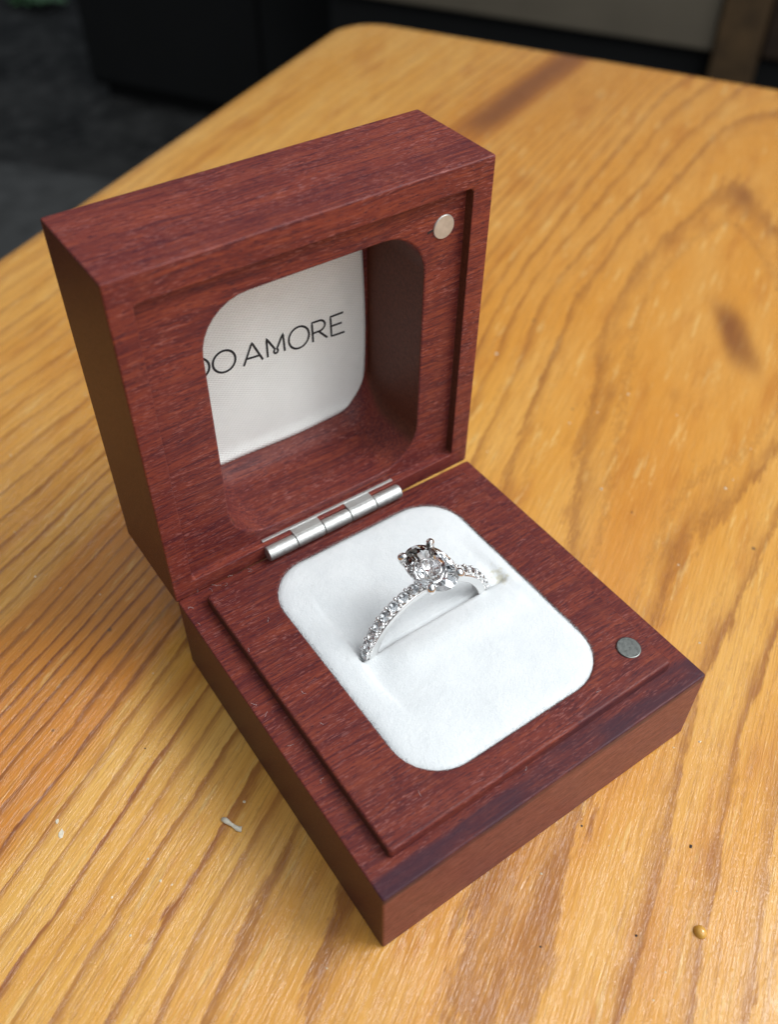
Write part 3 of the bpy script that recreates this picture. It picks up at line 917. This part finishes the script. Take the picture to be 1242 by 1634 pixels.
# band: rounded bar swept round the y axis, smooth polished sides
def band_mesh(ri, ro, wy, n=160, b=0.18):
    prof2 = [(ri + b, -wy), (ro - b, -wy), (ro - b * .3, -wy + b * .3), (ro, -wy + b), (ro, wy - b), (ro - b * .3, wy - b * .3), (ro - b, wy), (ri + b, wy), (ri + b * .3, wy - b * .3), (ri, wy - b), (ri, -wy + b), (ri + b * .3, -wy + b * .3)]
    bm = bmesh.new(); rows = []
    for k in range(n):
        a = 2 * math.pi * k / n
        rows.append([bm.verts.new((RC.x + r * math.sin(a), RC.y + y_, RC.z + r * math.cos(a))) for r, y_ in prof2])
    for k in range(n):
        r0, r1 = rows[k], rows[(k + 1) % n]
        for i in range(len(prof2)):
            j = (i + 1) % len(prof2)
            bm.faces.new((r0[i], r0[j], r1[j], r1[i]))
    return bm_mesh("band", bm)
obj("band", band_mesh(8.45, 9.62, 0.78), GOLD, ring, wn=True)

acc_me = bm_mesh("accent_stone", brilliant(0.70, 0.70, 0.24, 0.52, 0.02))
acc_me.materials.append(GEM_S)
# scalloped seat and beads share one mesh each
seat_bm = bmesh.new()
n = 16
cc = lambda r, z: [(r * math.cos(2 * math.pi * k / n), r * math.sin(2 * math.pi * k / n)) for k in range(n)]
sb = loft([(cc(0.52, 0), -0.85), (cc(0.74, 0), -0.12), (cc(0.78, 0), 0.0), (cc(0.72, 0), 0.05), (cc(0.66, 0), 0.0), (cc(0.3, 0), -0.5)])
seat_me = bm_mesh("seat", sb); seat_me.materials.append(GOLD)
seat_me.polygons.foreach_set("use_smooth", [True] * len(seat_me.polygons))
bb = bmesh.new()
tube(bb, [(0, 0, -0.75), (0, 0, -0.2), (0, 0, 0.05), (0, 0, 0.2), (0, 0, 0.27)], [0.20, 0.24, 0.27, 0.18, 0.05], 12)
bead_me = bm_mesh("bead", bb); bead_me.materials.append(GOLD)
bead_me.polygons.foreach_set("use_smooth", [True] * len(bead_me.polygons))
def ring_place(name, me, ang, rad, yoff, parent, tilt=0.0):
    a = math.radians(ang)
    o = bpy.data.objects.new(name, me); COL.objects.link(o)
    o.parent = parent
    pos = RC + Vector((math.sin(a) * rad, yoff, math.cos(a) * rad))
    o.location = pos * S - parent.location
    o.rotation_euler = (Matrix.Rotation(a, 3, 'Y') @ Matrix.Rotation(tilt, 3, 'X')).to_euler()
    return o
STEP = 9.35
for sg in (-1, 1):
    for k in range(9):
        a = sg * (14.0 + STEP * k)
        ring_place("seat", seat_me, a, 10.12, 0, ring)
        g_ = ring_place("accent_stone", acc_me, a, 10.17, 0, ring)
        for ys in (-1, 1):
            ring_place("bead", bead_me, a + sg * STEP / 2, 10.15, ys * 0.56, ring, -ys * 0.25)
            if k == 0:
                ring_place("bead", bead_me, a - sg * STEP / 2, 10.15, ys * 0.56, ring, -ys * 0.25)

# centre stone and four claw head
SC = Vector((25.35, 26.35, 25.45))
bm = brilliant(2.95, 4.10, 1.02, 2.62, 0.05, 0.54, True)
bmesh.ops.translate(bm, verts=bm.verts, vec=SC)
cst = obj("centre_stone", bm_mesh("centre_stone", bm), GEM, ring)
for sx in (-1, 1):
    for sy in (-1, 1):
        bm = bmesh.new()
        f = 0.735
        pts = [(sx * 0.55, sy * 0.70, -2.7), (sx * 1.0, sy * 1.25, -2.0), (sx * 1.72, sy * 2.40, -0.9), (sx * 2.14, sy * 3.00, -0.1), (sx * 2.22, sy * 3.12, 0.25), (sx * 2.14, sy * 3.02, 0.55), (sx * 1.96, sy * 2.76, 0.72), (sx * 1.80, sy * 2.54, 0.72)]
        rad = [0.42, 0.42, 0.46, 0.52, 0.56, 0.55, 0.44, 0.12]
        # smooth the path
        for _ in range(2):
            q, r_ = [pts[0]], [rad[0]]
            for a, b, ra, rb in zip(pts, pts[1:], rad, rad[1:]):
                q += [tuple(0.75 * np.array(a) + 0.25 * np.array(b)), tuple(0.25 * np.array(a) + 0.75 * np.array(b))]
                r_ += [0.75 * ra + 0.25 * rb, 0.25 * ra + 0.75 * rb]
            q.append(pts[-1]); r_.append(rad[-1]); pts, rad = q, r_
        tube(bm, [Vector(p) + SC for p in pts], rad, 14)
        obj("claw", bm_mesh("claw", bm), GOLD, ring, smooth=True)
bm = bmesh.new()
rows = []
for k in range(48):
    a = 2 * math.pi * k / 48
    c_ = SC + Vector((1.12 * math.cos(a), 1.45 * math.sin(a), -1.78))
    nrm = Vector((math.cos(a), math.sin(a), 0))
    rows.append([bm.verts.new(c_ + nrm * 0.22 * math.cos(b) + Vector((0, 0, 0.24 * math.sin(b)))) for b in np.linspace(0, 2 * math.pi, 9)[:-1]])
for k in range(48):
    r0, r1 = rows[k], rows[(k + 1) % 48]
    for i in range(8): bm.faces.new((r0[i], r0[(i + 1) % 8], r1[(i + 1) % 8], r1[i]))
obj("gallery_rail", bm_mesh("gallery_rail", bm), GOLD, ring, smooth=True)

# ------------------------------------------------------------------ small things on the table
CRUMB = simple("pale_flake", (0.66, 0.60, 0.48), 0.7, 0, 0.2, 1.0)
def flake(name, label, path, wd, h, mat, group=None):
    bm = bmesh.new()
    tube(bm, path, wd, 8, True, 0.6)
    for v in bm.verts: v.co += Vector((random.uniform(-1, 1), random.uniform(-1, 1), random.uniform(-1, 1))) * 0.05
    c_ = path[0]
    o = obj(name, bm_mesh(name, bm), mat, None, smooth=True)
    tag(o, label, "flake", group)
    return o
flake("paint_flake", "pale bone shaped flake lying left of the box base", [(-7.9, 24.5, 0.25), (-7.6, 24.0, 0.35), (-7.2, 23.1, 0.3), (-6.9, 22.3, 0.35), (-6.5, 21.9, 0.3)], [0.28, 0.36, 0.2, 0.3, 0.36], 0.3, CRUMB)
def chip(label, x, y, r, rot):
    pts = []
    for k in range(9):
        a = 2 * math.pi * k / 9; rr = r * random.uniform(0.6, 1.15)
        pts.append((x + rr * 1.4 * math.cos(a) * math.cos(rot) - rr * 0.8 * math.sin(a) * math.sin(rot), y + rr * 1.4 * math.cos(a) * math.sin(rot) + rr * 0.8 * math.sin(a) * math.cos(rot)))
    bm = loft([(pts, 0.01), ([(x + (a - x) * 0.85, y + (b - y) * 0.85) for a, b in pts], 0.09)])
    o = obj("paint_chip", bm_mesh("paint_chip", bm), CHIP)
    tag(o, label, "chip")
CHIP = simple("white_chip", (0.68, 0.60, 0.46), 0.5, 0, 0.15, 1.0)
chip("larger of two flat white chips near the left edge of the photo", -25.3, 34.5, 0.5, 1.2)
chip("smaller of two flat white chips near the left edge of the photo", -25.2, 36.3, 0.26, 0.9)
# varnish drop
bm = loft([([(31.6 + 0.72 * r * math.cos(2 * math.pi * k / 28), -19.7 + 0.80 * r * math.sin(2 * math.pi * k / 28)) for k in range(28)], z) for r, z in ((1.05, 0.0), (1.0, 0.12), (0.9, 0.38), (0.68, 0.58), (0.4, 0.70), (0.15, 0.74))])
g = NG("amber_varnish")
g.p(Base_Color=g.mix(g.noise(g.coord(), 0.8, 2), C(0.55, 0.26, 0.035), C(0.72, 0.40, 0.08)), Roughness=0.2, Coat_Weight=0.7, Coat_Roughness=0.03, Subsurface_Weight=0.0)
o = obj("varnish_drop", bm_mesh("varnish_drop", bm), g.m, None, smooth=True)
tag(o, "round amber varnish drop on the table near the bottom right", "drop")

# scattered dust: dark grit and pale specks
def dust(name, label, cnt, mat, rmin, rmax):
    dv, df = [], []
    for _ in range(cnt):
        while True:
            u = random.uniform(-25, 120); v = random.uniform(-45, 100)
            x, y = uv2xy(u, v)
            if not (-1 < x < 51 and -1 < y < 66): break
        r = random.uniform(rmin, rmax) * (1 + max(0, u) / 120)
        b0 = len(dv)
        for k in range(6):
            a = k * math.pi / 3 + random.uniform(-.3, .3); rr = r * random.uniform(0.6, 1.2)
            dv.append((x + rr * math.cos(a), y + rr * math.sin(a), 0.01))
        dv.append((x, y, r * 0.8)); 
        df += [(b0 + k, b0 + (k + 1) % 6, b0 + 6) for k in range(6)]
    o = obj(name, mesh(name, dv, df), mat)
    tag(o, label, "dust", None, "stuff")
dust("dark_grit", "dark specks of grit scattered over the pine table", 22, simple("grit", (0.04, 0.03, 0.025), 0.8, 0, 0.3, 2.0), 0.10, 0.26)
dust("pale_dust", "pale specks of dust scattered over the pine table", 70, simple("pale_speck", (0.72, 0.62, 0.45), 0.4, 0, 0.2, 2.0), 0.08, 0.20)

# stray lint on the wood and the velvet
bm = bmesh.new()
for _ in range(24):
    where = random.random()
    if where < 0.5:
        x = random.choice([random.uniform(0.6, 2.6), random.uniform(3.5, 10), random.uniform(14, 40)]); y = random.uniform(0.8, 45)
        if CX0 - 1 < x < CX1 + 1 and CY0 - 1 < y < CY1 + 1: y = random.uniform(3.6, 6.8)
        z = PZ if (PX0 < x < PX1 and PY0 < y < PY1) else H
    else:
        x = random.uniform(0.5, 12); y = random.uniform(46.8, 48.9); z = H
    a = random.uniform(0, 6.28); p = Vector((x, y, z + 0.05)); pts = [p.copy()]
    for k in range(5):
        a += random.uniform(-0.9, 0.9)
        p = p + Vector((math.cos(a), math.sin(a), 0)) * random.uniform(0.08, 0.22)
        p.z = z + random.uniform(0.03, 0.14)
        pts.append(p.copy())
    tube(bm, pts, 0.011, 4, False)
lint = obj("lint", bm_mesh("lint", bm), simple("lint_fibre", (0.62, 0.60, 0.60), 0.9, 0, 0.1, 1.0), box)
tag(lint, kind="stuff")
